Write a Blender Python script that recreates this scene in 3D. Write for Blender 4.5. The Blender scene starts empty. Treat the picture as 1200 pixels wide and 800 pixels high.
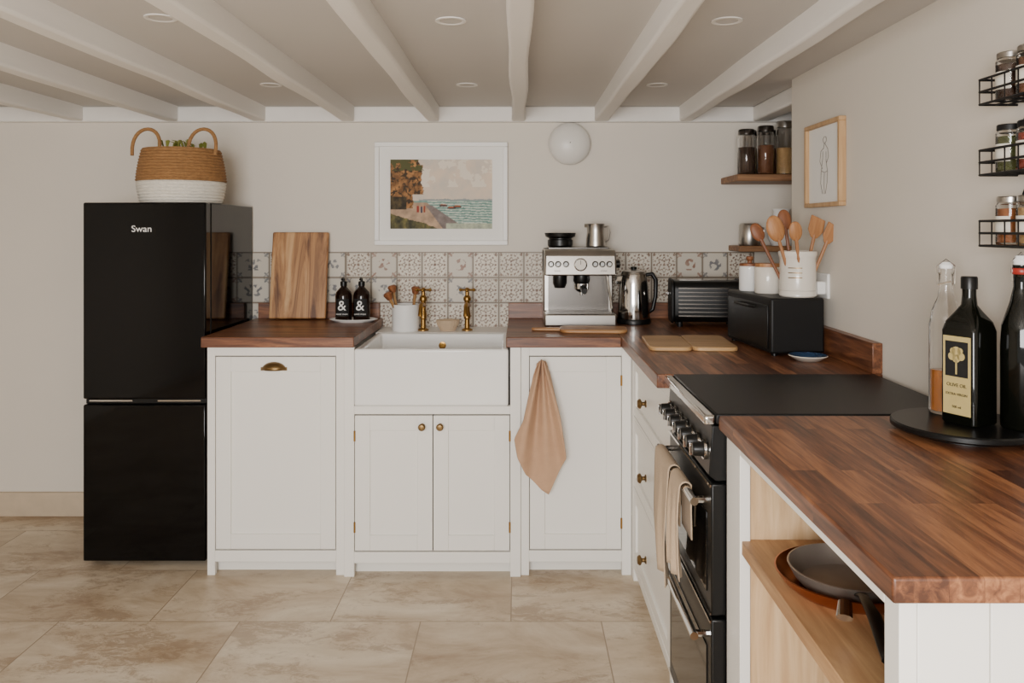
import bpy, bmesh, math, random
from mathutils import Vector, Matrix, noise
random.seed(7)
R=math.radians
COL=bpy.context.scene.collection
def s2l(c):
    c=c/255.0
    return c/12.92 if c<=0.04045 else ((c+0.055)/1.055)**2.4
def C(r,g,b): return (s2l(r),s2l(g),s2l(b),1)

# ------------------------------------------------------------ materials
def newmat(name):
    m=bpy.data.materials.new(name); m.use_nodes=True
    nt=m.node_tree; b=nt.nodes['Principled BSDF']
    return m,nt,b
def M(name,col,rough=.5,metal=0,var=.06,ns=9,bump=0,bs=60,coat=0,trans=0,ior=1.45,emit=0,sheen=0,stretch=None,spec=.5):
    m,nt,b=newmat(name); N=nt.nodes; L=nt.links
    tc=N.new('ShaderNodeTexCoord'); mp=N.new('ShaderNodeMapping'); L.new(tc.outputs['Object'],mp.inputs[0])
    if stretch: mp.inputs['Scale'].default_value=stretch
    no=N.new('ShaderNodeTexNoise'); no.inputs['Scale'].default_value=ns; no.inputs['Detail'].default_value=4
    L.new(mp.outputs[0],no.inputs['Vector'])
    mx=N.new('ShaderNodeMix'); mx.data_type='RGBA'
    mx.inputs[6].default_value=tuple(max(0,c*(1-var)) for c in col[:3])+(1,)
    mx.inputs[7].default_value=tuple(min(1,c*(1+var)) for c in col[:3])+(1,)
    L.new(no.outputs['Fac'],mx.inputs[0]); L.new(mx.outputs[2],b.inputs['Base Color'])
    b.inputs['Roughness'].default_value=rough; b.inputs['Metallic'].default_value=metal
    b.inputs['Coat Weight'].default_value=coat; b.inputs['Transmission Weight'].default_value=trans
    b.inputs['IOR'].default_value=ior; b.inputs['Specular IOR Level'].default_value=spec
    if sheen: b.inputs['Sheen Weight'].default_value=sheen
    if emit:
        b.inputs['Emission Color'].default_value=col; b.inputs['Emission Strength'].default_value=emit
    if bump:
        n2=N.new('ShaderNodeTexNoise'); n2.inputs['Scale'].default_value=bs; n2.inputs['Detail'].default_value=3
        L.new(mp.outputs[0],n2.inputs['Vector'])
        bp=N.new('ShaderNodeBump'); bp.inputs['Strength'].default_value=bump; bp.inputs['Distance'].default_value=.003
        L.new(n2.outputs['Fac'],bp.inputs['Height']); L.new(bp.outputs[0],b.inputs['Normal'])
    return m
def wood(name,dark,mid,light,axis='x',rough=.35,stave=None,grain=1.0,coat=0.0,seed=0,bias=.30,dist=.6,lo=.3,hi=.72):
    """grain runs along axis; stave=(length,width)"""
    m,nt,b=newmat(name); N=nt.nodes; L=nt.links
    tc=N.new('ShaderNodeTexCoord'); mp=N.new('ShaderNodeMapping'); L.new(tc.outputs['Object'],mp.inputs[0])
    if axis=='y': mp.inputs['Rotation'].default_value=(0,0,R(90))
    if axis=='z': mp.inputs['Rotation'].default_value=(0,R(90),0)
    mp.inputs['Location'].default_value=(seed,seed*.37,seed*.11)
    src=mp.outputs[0]
    br=None
    if stave:
        br=N.new('ShaderNodeTexBrick'); L.new(src,br.inputs['Vector'])
        br.inputs['Color1'].default_value=(0,0,0,1); br.inputs['Color2'].default_value=(1,1,1,1); br.inputs['Mortar'].default_value=(.3,.3,.3,1)
        br.inputs['Scale'].default_value=1; br.inputs['Brick Width'].default_value=stave[0]; br.inputs['Row Height'].default_value=stave[1]
        br.inputs['Mortar Size'].default_value=.0005; br.offset=.37; br.inputs['Bias'].default_value=0
        add=N.new('ShaderNodeVectorMath'); add.operation='MULTIPLY_ADD'
        L.new(br.outputs['Color'],add.inputs[0]); add.inputs[1].default_value=(3,5,7); L.new(src,add.inputs[2]); src=add.outputs[0]
    m2=N.new('ShaderNodeMapping'); m2.inputs['Scale'].default_value=(2.2*grain,26*grain,26*grain); L.new(src,m2.inputs[0])
    no=N.new('ShaderNodeTexNoise'); no.inputs['Scale'].default_value=1.6; no.inputs['Detail'].default_value=7; no.inputs['Roughness'].default_value=.62; no.inputs['Distortion'].default_value=dist
    L.new(m2.outputs[0],no.inputs['Vector'])
    cr=N.new('ShaderNodeValToRGB'); e=cr.color_ramp.elements
    e[0].position=lo; e[0].color=dark; e[1].position=hi; e[1].color=light
    k=cr.color_ramp.elements.new((lo+hi)/2); k.color=mid
    if br:
        ma=N.new('ShaderNodeMath'); ma.operation='MULTIPLY_ADD'; L.new(br.outputs['Color'],ma.inputs[0]); ma.inputs[1].default_value=bias; ma.inputs[2].default_value=-bias/2
        ad=N.new('ShaderNodeMath'); ad.operation='ADD'; L.new(no.outputs['Fac'],ad.inputs[0]); L.new(ma.outputs[0],ad.inputs[1]); L.new(ad.outputs[0],cr.inputs[0])
    else: L.new(no.outputs['Fac'],cr.inputs[0])
    L.new(cr.outputs[0],b.inputs['Base Color'])
    b.inputs['Roughness'].default_value=rough; b.inputs['Coat Weight'].default_value=coat
    bp=N.new('ShaderNodeBump'); bp.inputs['Strength'].default_value=.12; bp.inputs['Distance'].default_value=.002
    L.new(no.outputs['Fac'],bp.inputs['Height']); L.new(bp.outputs[0],b.inputs['Normal'])
    return m
def attrmat(name,rough,coat=0,spec=.5):
    m,nt,b=newmat(name); a=nt.nodes.new('ShaderNodeAttribute'); a.attribute_name='Col'
    nt.links.new(a.outputs['Color'],b.inputs['Base Color']); b.inputs['Roughness'].default_value=rough; b.inputs['Coat Weight'].default_value=coat
    b.inputs['Specular IOR Level'].default_value=spec
    return m
def glass(name,col=(1,1,1,1),rough=.02):
    m,nt,b=newmat(name); N=nt.nodes; L=nt.links
    b.inputs['Base Color'].default_value=col; b.inputs['Roughness'].default_value=rough; b.inputs['Transmission Weight'].default_value=1; b.inputs['IOR'].default_value=1.45
    no=N.new('ShaderNodeTexNoise'); no.inputs['Scale'].default_value=12
    bp=N.new('ShaderNodeBump'); bp.inputs['Strength'].default_value=.03; L.new(no.outputs['Fac'],bp.inputs['Height']); L.new(bp.outputs[0],b.inputs['Normal'])
    return m

FX,FY=0.638+.307,-2.726+4*.409
def floormat():
    m,nt,b=newmat('travertine_tiles'); N=nt.nodes; L=nt.links
    tc=N.new('ShaderNodeTexCoord'); mp=N.new('ShaderNodeMapping'); L.new(tc.outputs['Object'],mp.inputs[0])
    mp.inputs['Location'].default_value=(FX,FY,0)
    br=N.new('ShaderNodeTexBrick'); L.new(mp.outputs[0],br.inputs['Vector'])
    br.inputs['Scale'].default_value=1; br.inputs['Brick Width'].default_value=.614; br.inputs['Row Height'].default_value=.409
    br.inputs['Mortar Size'].default_value=.0022; br.inputs['Mortar Smooth'].default_value=.2; br.offset=.5
    br.inputs['Color1'].default_value=(0,0,0,1); br.inputs['Color2'].default_value=(1,1,1,1); br.inputs['Mortar'].default_value=(.5,.5,.5,1)
    add=N.new('ShaderNodeVectorMath'); add.operation='MULTIPLY_ADD'; L.new(br.outputs['Color'],add.inputs[0]); add.inputs[1].default_value=(4,9,3); L.new(mp.outputs[0],add.inputs[2])
    n1=N.new('ShaderNodeTexNoise'); n1.inputs['Scale'].default_value=2.4; n1.inputs['Detail'].default_value=8; n1.inputs['Roughness'].default_value=.65; n1.inputs['Distortion'].default_value=.5
    mp2=N.new('ShaderNodeMapping'); mp2.inputs['Scale'].default_value=(1,1.8,1); L.new(add.outputs[0],mp2.inputs[0]); L.new(mp2.outputs[0],n1.inputs['Vector'])
    cr=N.new('ShaderNodeValToRGB'); e=cr.color_ramp.elements
    e[0].position=.34; e[0].color=C(170,147,120); e[1].position=.66; e[1].color=C(217,203,181)
    k=e.new(.5); k.color=C(198,180,155)
    L.new(n1.outputs['Fac'],cr.inputs[0])
    n2=N.new('ShaderNodeTexNoise'); n2.inputs['Scale'].default_value=15; n2.inputs['Detail'].default_value=12; n2.inputs['Roughness'].default_value=.85; n2.inputs['Distortion'].default_value=.8; L.new(mp2.outputs[0],n2.inputs['Vector'])
    n3=N.new('ShaderNodeTexNoise'); n3.inputs['Scale'].default_value=2.3; n3.inputs['Detail'].default_value=4; n3.inputs['Distortion'].default_value=1.1; L.new(mp2.outputs[0],n3.inputs['Vector'])
    sm=N.new('ShaderNodeMath'); sm.operation='MULTIPLY_ADD'; L.new(n3.outputs['Fac'],sm.inputs[0]); sm.inputs[1].default_value=.8; L.new(n2.outputs['Fac'],sm.inputs[2])
    mr=N.new('ShaderNodeMapRange'); mr.inputs['From Min'].default_value=.93; mr.inputs['From Max'].default_value=1.03; mr.inputs['To Max'].default_value=.55; L.new(sm.outputs[0],mr.inputs[0])
    mu=N.new('ShaderNodeMix'); mu.data_type='RGBA'; mu.inputs[7].default_value=C(142,115,88)
    L.new(mr.outputs[0],mu.inputs[0]); L.new(cr.outputs[0],mu.inputs[6])
    mm=N.new('ShaderNodeMix'); mm.data_type='RGBA'; mm.inputs[7].default_value=C(150,130,106)
    L.new(br.outputs['Fac'],mm.inputs[0]); L.new(mu.outputs[2],mm.inputs[6]); L.new(mm.outputs[2],b.inputs['Base Color'])
    b.inputs['Roughness'].default_value=.4
    bp=N.new('ShaderNodeBump'); bp.inputs['Strength'].default_value=.3; bp.inputs['Distance'].default_value=.003; bp.invert=True
    L.new(br.outputs['Fac'],bp.inputs['Height']); L.new(bp.outputs[0],b.inputs['Normal'])
    return m
m_floor=floormat()
m_wall=M('wall_plaster',C(221,213,201),.85,var=.03,ns=2.5,bump=.25,bs=25)
m_ceil=M('ceiling_plaster',C(204,199,193),.9,var=.03,ns=3)
m_beam=M('beam_paint',C(236,232,226),.6,var=.04,ns=4,bump=.5,bs=9,stretch=(4,.6,4))
m_stone=M('skirting_stone',C(200,182,158),.5,var=.2,ns=11,bump=.2)
m_cab=M('cabinet_paint',C(238,235,228),.42,var=.015,ns=3)
m_dark=M('shadow_gap',C(60,54,48),.8)
WD=(C(70,38,23),C(116,71,45),C(160,107,70))
m_topx=wood('worktop_wood_x',*WD,axis='x',rough=.38,stave=(.45,.042),coat=.05,bias=.24,grain=1.5)
m_topy=wood('worktop_wood_y',*WD,axis='y',rough=.38,stave=(.45,.042),coat=.05,seed=3,bias=.26,grain=1.5)
m_topz=wood('worktop_edge',*WD,axis='x',rough=.35,seed=5)
m_oak=wood('oak_panel',C(184,146,104),C(208,174,132),C(226,197,156),axis='z',rough=.55,grain=.8)
m_oaky=wood('oak_shelf',C(142,102,66),C(172,132,92),C(196,158,114),axis='y',rough=.5,grain=.8)
m_fridge=M('gloss_black',C(5,5,6),.06,var=.0,ns=3,spec=.32)
m_black=M('satin_black',C(12,12,12),.34,var=.1,spec=.4)
m_blackmat=M('matt_black',C(18,17,17),.5,var=.1,spec=.35)
m_hob=M('black_lid',C(14,14,15),.42,var=.1,ns=30,spec=.35)
m_bglass=M('oven_glass',C(4,4,5),.05,spec=.5)
m_steel=M('brushed_steel',C(180,176,170),.28,metal=1,var=.06,ns=20,stretch=(1,1,14))
m_chrome=M('chrome',C(210,208,205),.1,metal=1,var=.02)
m_dsteel=M('dark_steel',C(106,102,98),.25,metal=1)
m_brass=M('aged_brass',C(160,122,64),.3,metal=1,var=.15)
m_abrass=M('antique_brass',C(124,100,66),.38,metal=1,var=.15)
m_cer=M('white_ceramic',C(240,239,236),.12,var=.01,coat=.4)
m_cream=M('cream_stoneware',C(226,218,205),.25,var=.03,ns=12,coat=.3)
m_white=M('white_paint',C(240,238,234),.4,var=.01)
m_mat=M('picture_mount',C(240,238,233),.8,var=.01)
m_peach=M('peach_linen',C(190,153,122),.95,var=.08,ns=40,bump=.5,bs=240,sheen=.05)
m_beige=M('beige_linen',C(190,166,138),.95,var=.08,ns=40,bump=.5,bs=240,sheen=.05)
m_spoon=wood('spoon_wood',C(134,86,50),C(170,116,70),C(196,146,98),axis='z',rough=.5)
m_spoond=wood('spoon_wood_dark',C(98,56,32),C(130,78,46),C(156,100,62),axis='z',rough=.5)
m_bam=wood('bamboo_board',C(160,118,72),C(184,144,96),C(204,166,118),axis='x',rough=.45,stave=(.9,.03),bias=.12)
m_paddle=wood('paddle_wood',C(136,90,54),C(168,120,74),C(190,146,98),axis='x',rough=.45)
m_acac=wood('acacia_board',C(98,60,33),C(178,128,80),C(212,170,120),axis='z',rough=.45,grain=.34,seed=2.6,dist=1.6,lo=.34,hi=.64)
m_frame=wood('oak_frame',C(166,128,86),C(188,150,106),C(206,172,128),axis='z',rough=.5)
m_shelf=wood('rustic_shelf',C(92,60,38),C(136,96,62),C(168,126,86),axis='x',rough=.55)
m_grass=M('seagrass',C(152,112,70),.85,var=.45,ns=60,bump=1.0,bs=90,stretch=(1,1,2.5))
m_grassw=M('white_seagrass',C(226,220,208),.85,var=.08,ns=60,bump=1.0,bs=90,stretch=(1,1,2.5))
m_amber=M('amber_glass',C(28,13,7),.08,var=.1,spec=.4)
m_green=M('dark_green_glass',C(9,10,6),.06,var=.1,spec=.45)
m_glass=glass('clear_glass')
m_juice=M('amber_liquid',C(178,104,38),.15,var=.08)
m_label=M('paper_label',C(228,222,208),.7,var=.03)
m_gold=M('gold_label',C(186,166,108),.5,var=.12,ns=50)
m_ink=M('black_ink',C(22,21,20),.7)
m_pencil=M('pencil_line',C(120,112,104),.8)
m_winkw=M('white_print',C(236,234,230),.6,var=0)
m_copper=M('copper_pan',C(176,112,76),.35,metal=1,var=.2)
m_pan=M('worn_steel_pan',C(170,158,146),.42,metal=.8,var=.3,ns=12)
m_leaf=M('leaf_green',C(132,134,58),.6,var=.3,ns=30)
m_blue=M('blue_glaze',C(52,82,122),.2,var=.3,ns=40,coat=.4)
m_red=M('red_plastic',C(150,44,34),.35)
m_lens=M('lamp_lens',C(226,222,215),.35,var=0)
m_stick=wood('stick_wood',C(120,84,48),C(158,118,72),C(184,146,98),axis='z')
SP=[C(150,86,40),C(110,66,38),C(176,140,92),C(84,88,46),C(196,174,130),C(138,50,30),C(70,48,34)]
m_sp=[M('spice_%s'%n,c,.9,var=.3,ns=90) for n,c in zip(['paprika','clove','cumin','herb','salt','chilli','pepper'],SP)]

# ------------------------------------------------------------ geometry builder
class G:
    def __init__(s): s.bm=bmesh.new()
    def box(s,x0,x1,y0,y1,z0,z1):
        vs=[s.bm.verts.new(p) for p in [(x0,y0,z0),(x1,y0,z0),(x1,y1,z0),(x0,y1,z0),(x0,y0,z1),(x1,y0,z1),(x1,y1,z1),(x0,y1,z1)]]
        for f in [(0,3,2,1),(4,5,6,7),(0,1,5,4),(1,2,6,5),(2,3,7,6),(3,0,4,7)]: s.bm.faces.new([vs[i] for i in f])
        return s
    def prism(s,pts,h0,h1,axis='z'):
        f={'z':lambda a,b,h:(a,b,h),'y':lambda a,b,h:(a,h,b),'x':lambda a,b,h:(h,a,b)}[axis]
        A=[s.bm.verts.new(f(a,b,h0)) for a,b in pts]; B=[s.bm.verts.new(f(a,b,h1)) for a,b in pts]
        s.bm.faces.new(A[::-1]); s.bm.faces.new(B); n=len(pts)
        for i in range(n): s.bm.faces.new([A[i],A[(i+1)%n],B[(i+1)%n],B[i]])
        return s
    def lathe(s,prof,seg=32,c=(0,0,0),axis='z',sx=1,sy=1):
        rings=[]
        for r,z in prof:
            if r<1e-6: rings.append([s.P(0,0,z,c,axis)])
            else: rings.append([s.P(r*sx*math.cos(2*math.pi*i/seg),r*sy*math.sin(2*math.pi*i/seg),z,c,axis) for i in range(seg)])
        for a,b in zip(rings,rings[1:]):
            for i in range(seg):
                j=(i+1)%seg
                if len(a)==1 and len(b)==1: continue
                if len(a)==1: s.bm.faces.new([a[0],b[i],b[j]])
                elif len(b)==1: s.bm.faces.new([a[i],a[j],b[0]])
                else: s.bm.faces.new([a[i],a[j],b[j],b[i]])
        return s
    def P(s,x,y,z,c,axis):
        if axis=='z': p=(x,y,z)
        elif axis=='-y': p=(x,-z,y)
        elif axis=='-x': p=(-z,x,y)
        elif axis=='x': p=(z,x,y)
        return s.bm.verts.new((p[0]+c[0],p[1]+c[1],p[2]+c[2]))
    def cyl(s,r,z0,z1,c=(0,0,0),axis='z',seg=24,r2=None):
        return s.lathe([(0,z0),(r,z0),(r if r2 is None else r2,z1),(0,z1)],seg,c,axis)
    def tube(s,pts,r,seg=8,closed=False,flat=1.0):
        pts=[Vector(p) for p in pts]; n=len(pts); rr=r if isinstance(r,(list,tuple)) else [r]*n
        up=None; rings=[]
        for i,p in enumerate(pts):
            if closed: t=(pts[(i+1)%n]-pts[i-1])
            else: t=pts[min(i+1,n-1)]-pts[max(i-1,0)]
            t.normalize()
            if up is None:
                a=Vector((0,0,1)) if abs(t.z)<.9 else Vector((1,0,0))
                up=(a-t*a.dot(t)).normalized()
            else:
                up=(up-t*up.dot(t)).normalized()
            sd=t.cross(up)
            rings.append([s.bm.verts.new(p+(up*math.cos(2*math.pi*k/seg)*flat+sd*math.sin(2*math.pi*k/seg))*rr[i]) for k in range(seg)])
        m=n if closed else n-1
        for i in range(m):
            a=rings[i]; b=rings[(i+1)%n]
            for k in range(seg): s.bm.faces.new([a[k],a[(k+1)%seg],b[(k+1)%seg],b[k]])
        if not closed:
            s.bm.faces.new(rings[0][::-1]); s.bm.faces.new(rings[-1])
        return s
    def ball(s,c,r,sc=(1,1,1),seg=16):
        prof=[(r*math.sin(math.pi*i/10),-r*math.cos(math.pi*i/10)) for i in range(11)]
        prof[0]=(0,-r); prof[-1]=(0,r)
        before=set(s.bm.verts); s.lathe(prof,seg)
        for v in s.bm.verts:
            if v not in before: v.co=Vector((v.co.x*sc[0]+c[0],v.co.y*sc[1]+c[1],v.co.z*sc[2]+c[2]))
        return s
    def grid(s,f,nu,nv):
        V=[[s.bm.verts.new(f(i/nu,j/nv)) for i in range(nu+1)] for j in range(nv+1)]
        for j in range(nv):
            for i in range(nu): s.bm.faces.new([V[j][i],V[j][i+1],V[j+1][i+1],V[j+1][i]])
        return s
    def obj(s,name,mat,parent=None,loc=(0,0,0),rot=(0,0,0),smooth=True,bevel=0,solid=0,label=None,cat=None,group=None,kind=None,sub=0,recalc=True,seg=2):
        if recalc: bmesh.ops.recalc_face_normals(s.bm,faces=s.bm.faces)
        me=bpy.data.meshes.new(name); s.bm.to_mesh(me); s.bm.free()
        me.materials.append(mat)
        if smooth:
            for p in me.polygons: p.use_smooth=True
            me.set_sharp_from_angle(angle=R(38))
        o=bpy.data.objects.new(name,me); COL.objects.link(o); o.location=loc; o.rotation_euler=rot
        if parent: o.parent=parent
        if solid:
            q=o.modifiers.new('solid','SOLIDIFY'); q.thickness=solid; q.offset=0
        if sub:
            q=o.modifiers.new('sub','SUBSURF'); q.levels=sub; q.render_levels=sub
        if bevel:
            q=o.modifiers.new('bevel','BEVEL'); q.width=bevel; q.segments=seg; q.limit_method='ANGLE'; q.angle_limit=R(40)
        if label: o['label']=label
        if cat: o['category']=cat
        if group: o['group']=group
        if kind: o['kind']=kind
        return o
def thing(name,label,cat,loc,rotz=0,group=None):
    o=bpy.data.objects.new(name,None); COL.objects.link(o); o.location=loc; o.rotation_euler=(0,0,rotz)
    o.empty_display_size=.05; o['label']=label; o['category']=cat
    if group: o['group']=group
    return o
def dup(t,loc,rotz=None,label=None):
    n=t.copy(); COL.objects.link(n); n.location=loc
    if rotz is not None: n.rotation_euler=(0,0,rotz)
    if label: n['label']=label
    for ch in t.children:
        c=ch.copy(); c.parent=n; COL.objects.link(c)
        for g in ch.children:
            k=g.copy(); k.parent=c; COL.objects.link(k)
    return n
def text(name,s,size,mat,parent,loc,rot,ext=.0004,label=None,sx=1):
    cu=bpy.data.curves.new(name+'_c','FONT'); cu.body=s; cu.size=size; cu.align_x='CENTER'; cu.align_y='CENTER'; cu.extrude=ext
    t=bpy.data.objects.new(name+'_t',cu); COL.objects.link(t)
    bpy.context.view_layer.update()
    me=bpy.data.meshes.new_from_object(t.evaluated_get(bpy.context.evaluated_depsgraph_get()))
    bpy.data.objects.remove(t); me.name=name; me.materials.clear(); me.materials.append(mat)
    o=bpy.data.objects.new(name,me); COL.objects.link(o); o.location=loc; o.rotation_euler=rot; o.scale=(sx,1,1); o.parent=parent
    if label: o['label']=label
    return o

# ------------------------------------------------------------ dimensions (camera at origin, looking +Y)
H=1.334; F=940.0; YW=3.74; XR=1.04; YC=3.055; ZC=1.90; ZB=1.83; ZT=.92

# ------------------------------------------------------------ setting
def struct(name,g,mat,**k): return g.obj(name,mat,kind='structure',**k)
struct('floor',G().box(-3,1.5,-1.6,3.9,-.1,0),m_floor,smooth=False)
struct('wall_back',G().box(-3,1.5,YW,3.9,0,2.0),m_wall,smooth=False)
struct('wall_left',G().box(-3.1,-3,-1.6,3.9,0,2.0),m_wall,smooth=False)
struct('wall_right',G().box(XR,1.5,-1.6,YC,0,2.0),m_wall,smooth=False,bevel=.008)
struct('wall_alcove',G().box(1.38,1.5,YC,YW,0,2.0),m_wall,smooth=False)
struct('ceiling',G().box(-3,1.5,-1.6,3.9,ZC,2.05),m_ceil,smooth=False)
struct('baseboard_back',G().box(-3,-1.24,3.718,YW,0,.11),m_stone,bevel=.003)
def beam(x,w=.06):
    g=G(); n=40
    prof=[]
    for i in range(n+1):
        y=-1.6+i*(YW-.03+1.6)/n
        wob=.009*noise.noise(Vector((x*9,y*1.7,0))); wb2=.009*noise.noise(Vector((x*9+5,y*1.9,3))); zz=ZB+.006*noise.noise(Vector((x*5,y*2.4,9)))
        prof.append([g.bm.verts.new(p) for p in [(x-w/2+wob*.4,y,ZC+.01),(x-w/2+wob,y,zz),(x+w/2+wb2,y,zz),(x+w/2+wb2*.4,y,ZC+.01)]])
    for a,b in zip(prof,prof[1:]):
        for k in range(3): g.bm.faces.new([a[k],a[k+1],b[k+1],b[k]])
    g.bm.faces.new(prof[0]); g.bm.faces.new(prof[-1][::-1])
    return g
ti=1
for x in (-2.46,-2.04,-1.60,-1.195,-.785,-.395,.004,.385,.775,1.12):
    if x>1.05:
        gg=G().box(x-.035,x+.04,YC,YW-.03,ZB,ZC)
    else: gg=beam(x)
    struct('trim_%d'%ti,gg,m_beam,bevel=.009,seg=3); ti+=1
struct('trim_%d'%ti,G().box(-3,1.38,YW-.035,YW,ZB-.002,ZC),m_beam,bevel=.006); ti+=1
struct('trim_%d'%ti,G().box(XR+.001,1.379,YC+.003,YW-.001,0,ZT-.0405),m_wall,smooth=False); ti+=1

# tile splashback with painted pattern
def tilecol(x,z):
    P=.1185; u=(x+.4457)/P; v=(1.226-z)/P
    i=math.floor(u); j=math.floor(v); a=(u-i)*2-1; b=(v-j)*2-1
    h=math.sin(i*12.9898+j*78.233)*43758.5453; h-=math.floor(h)
    m=max(abs(a),abs(b))
    if m>.94: return C(122,108,92)
    base=Vector((222,213,197)); t=1-.10*h
    if m>.89: t*=.93
    r=math.hypot(a,b); th=math.atan2(b,a)
    ink=0; col=Vector((100,70,54))
    if h<.62:
        if abs(r-.76)<.055 and math.cos(16*th)>-.2: ink=.9
        if abs(r-.48-.10*math.cos(8*th))<.05: ink=.9
        if r<.11: ink=.9
        if .19<r<.34 and math.cos(4*th)>.5: ink=.9
        if (abs(a)-.79)**2+(abs(b)-.79)**2<.013: ink=.9
        if abs(m-.83)<.035 and math.sin(abs(a*b)*40)>.2: ink=.6
    else:
        col=Vector((82,84,92)) if h<.85 else Vector((120,76,60))
        n=noise.noise(Vector((a*3.4+i*3,b*3.4+j*7,1)))
        if r<.46 and n>.05: ink=.8
        if .62<abs(a) and .62<abs(b) and abs(abs(a)-abs(b))<.11: ink=.8
        if abs(abs(a)+abs(b)-1.50)<.055: ink=.55
    ink*=.85+.3*noise.noise(Vector((x*30,z*30,4)))
    c=base*t*(1-ink)+col*ink
    return C(*c)
def colgrid(name,x0,x1,z0,z1,nx,nz,y,fn,mat,parent=None,loc=(0,0,0),**k):
    g=G().grid(lambda u,v:(x0+(x1-x0)*u,y,z0+(z1-z0)*v),nx,nz)
    o=g.obj(name,mat,parent=parent,loc=loc,smooth=False,**k)
    at=o.data.color_attributes.new('Col','FLOAT_COLOR','POINT')
    buf=[]
    for v in o.data.vertices: buf.extend(fn(v.co.x,v.co.z))
    at.data.foreach_set('color',buf)
    return o
m_tile=attrmat('painted_tile',.42,0,.3)
o=colgrid('trim_%d'%ti,-1.235,1.10,.8785,1.226,700,104,0,tilecol,m_tile,loc=(0,YW-.004,0),kind='structure',solid=.008); ti+=1
o['label']='cream hand-painted floral patterned wall tiles'

# ------------------------------------------------------------ hardware
def knob(parent,x,y,z,mat=m_abrass,r=.014):
    return G().lathe([(0,0),(r*.75,0),(r*.75,.003),(r*.4,.006),(r*.4,.014),(r*.95,.019),(r,.024),(r*.7,.030),(0,.032)],20,axis='-y').obj('knob',mat,parent=parent,loc=(x,y,z),label='aged brass knob')
def door(parent,x0,x1,z0,z1,y,name='door',st=.058):
    g=G()
    g.box(x0,x0+st,y,y+.02,z0,z1).box(x1-st,x1,y,y+.02,z0,z1).box(x0+st,x1-st,y,y+.02,z1-st,z1).box(x0+st,x1-st,y,y+.02,z0,z0+st)
    g.box(x0+st-.004,x1-st+.004,y+.009,y+.018,z0+st-.004,z1-st+.004)
    return g.obj(name,m_cab,parent=parent,bevel=.0015)
def hinge(parent,x,y,z):
    G().cyl(.004,-.02,.02).obj('hinge',m_brass,parent=parent,loc=(x,y,z),label='small brass butt hinge')

def unit(label,x0,x1,yf,fl,fr,ztop,zdoor1,zdoor0=.099,sidetop=.8795,yb=3.72):
    cx=(x0+x1)/2; t=thing('kitchen_cabinet',label,'cabinet',(cx,yf,0))
    a=x0-cx; b=x1-cx
    g=G()
    g.box(a,fl-cx,0,.022,0,sidetop).box(fr-cx,b,0,.022,0,sidetop)
    g.box(fl-cx,fr-cx,0,.022,zdoor1+.003,ztop).box(fl-cx,fr-cx,0,.022,.052,zdoor0-.004)
    g.obj('face_frame',m_cab,parent=t,bevel=.0015)
    g=G(); g.box(a+.001,a+.018,.022,yb-yf,0,sidetop).box(b-.018,b-.001,.022,yb-yf,0,sidetop)
    g.box(a+.018,b-.018,.05,yb-yf,.0,.05)
    g.obj('carcass',m_cab,parent=t,bevel=.001)
    G().box(a+.018,b-.018,.026,yb-yf,.05,ztop-.005).obj('interior',m_dark,parent=t,smooth=False)
    return t,cx
t,cx=unit('cream painted cabinet with a brass cup handle beside the fridge',-1.197,-.669,3.09,-1.167,-.701,.879,.842)
d=door(t,-1.1645-cx,-.7035-cx,.100,.841,.001)
g=G(); n=14; rings=[]
for j in range(7):
    ph=math.pi/2*j/6
    rings.append([g.bm.verts.new((.046*math.cos(math.pi*i/n)*(1-.25*(1-math.cos(ph))),-.028*math.sin(ph)*(.25+.75*math.sin(math.pi*i/n)),.030*math.sin(math.pi*i/n)*math.cos(ph)-.004)) for i in range(n+1)])
for a_,b_ in zip(rings,rings[1:]):
    for i in range(n): g.bm.faces.new([a_[i],a_[i+1],b_[i+1],b_[i]])
g.box(-.05,.05,-.002,0,-.006,.006)
g.obj('cup_handle',m_abrass,parent=d,loc=(-.94-cx,.0,.795),solid=.002,label='brass cup pull handle')
t,cx=unit('cream painted sink cabinet with two doors and brass knobs',-.667,.010,3.075,-.628,-.030,.655,.620)
d=door(t,-.6255-cx,-.3280-cx,.100,.618,.001); knob(d,-.367-cx,.001,.578); hinge(d,-.6265-cx,.0,.54); hinge(d,-.6265-cx,0,.19)
d=door(t,-.3245-cx,-.0325-cx,.100,.618,.001); knob(d,-.298-cx,.001,.578); hinge(d,-.0315-cx,.0,.54); hinge(d,-.0315-cx,0,.19)
G().box(-.627-cx,-.031-cx,.455,.655,.84,.878).obj('sink_ledge',m_white,parent=t,bevel=.003,label='white ledge behind the sink')
t,cx=unit('cream painted cabinet with one door beside the sink',.0105,.4370,3.09,.043,.400,.879,.842)
d=door(t,.0455-cx,.3975-cx,.100,.841,.001); kk=knob(d,.082-cx,.001,.80); hinge(d,.3985-cx,0,.75); hinge(d,.3985-cx,0,.2)

yd0,yd1=2.285,3.088
t=thing('drawer_cabinet','cream painted cabinet with three drawers and brass knobs','cabinet',(.4376,(yd0+yd1)/2,0),R(-90))
W=(yd1-yd0)/2
g=G().box(-W+.001,-W+.05,0,.022,0,.878).box(W-.03,W,0,.022,0,.878).box(-W+.05,W-.03,0,.022,.845,.878).box(-W+.05,W-.03,0,.022,.052,.084)
g.box(-W+.05,W-.03,0,.022,.616,.628).box(-W+.05,W-.03,0,.022,.349,.361)
g.obj('face_frame',m_cab,parent=t,bevel=.0015)
G().box(-W+.002,W-.001,.026,.53,.0,.876).obj('carcass',m_cab,parent=t,smooth=False)
for z0,z1,zk in ((.630,.843,.735),(.363,.614,.480),(.086,.347,.20)):
    d=door(t,-W+.052,W-.032,z0,z1,.001,name='drawer',st=.04)
    knob(d,-.06,.001,zk,r=.017)

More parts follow.
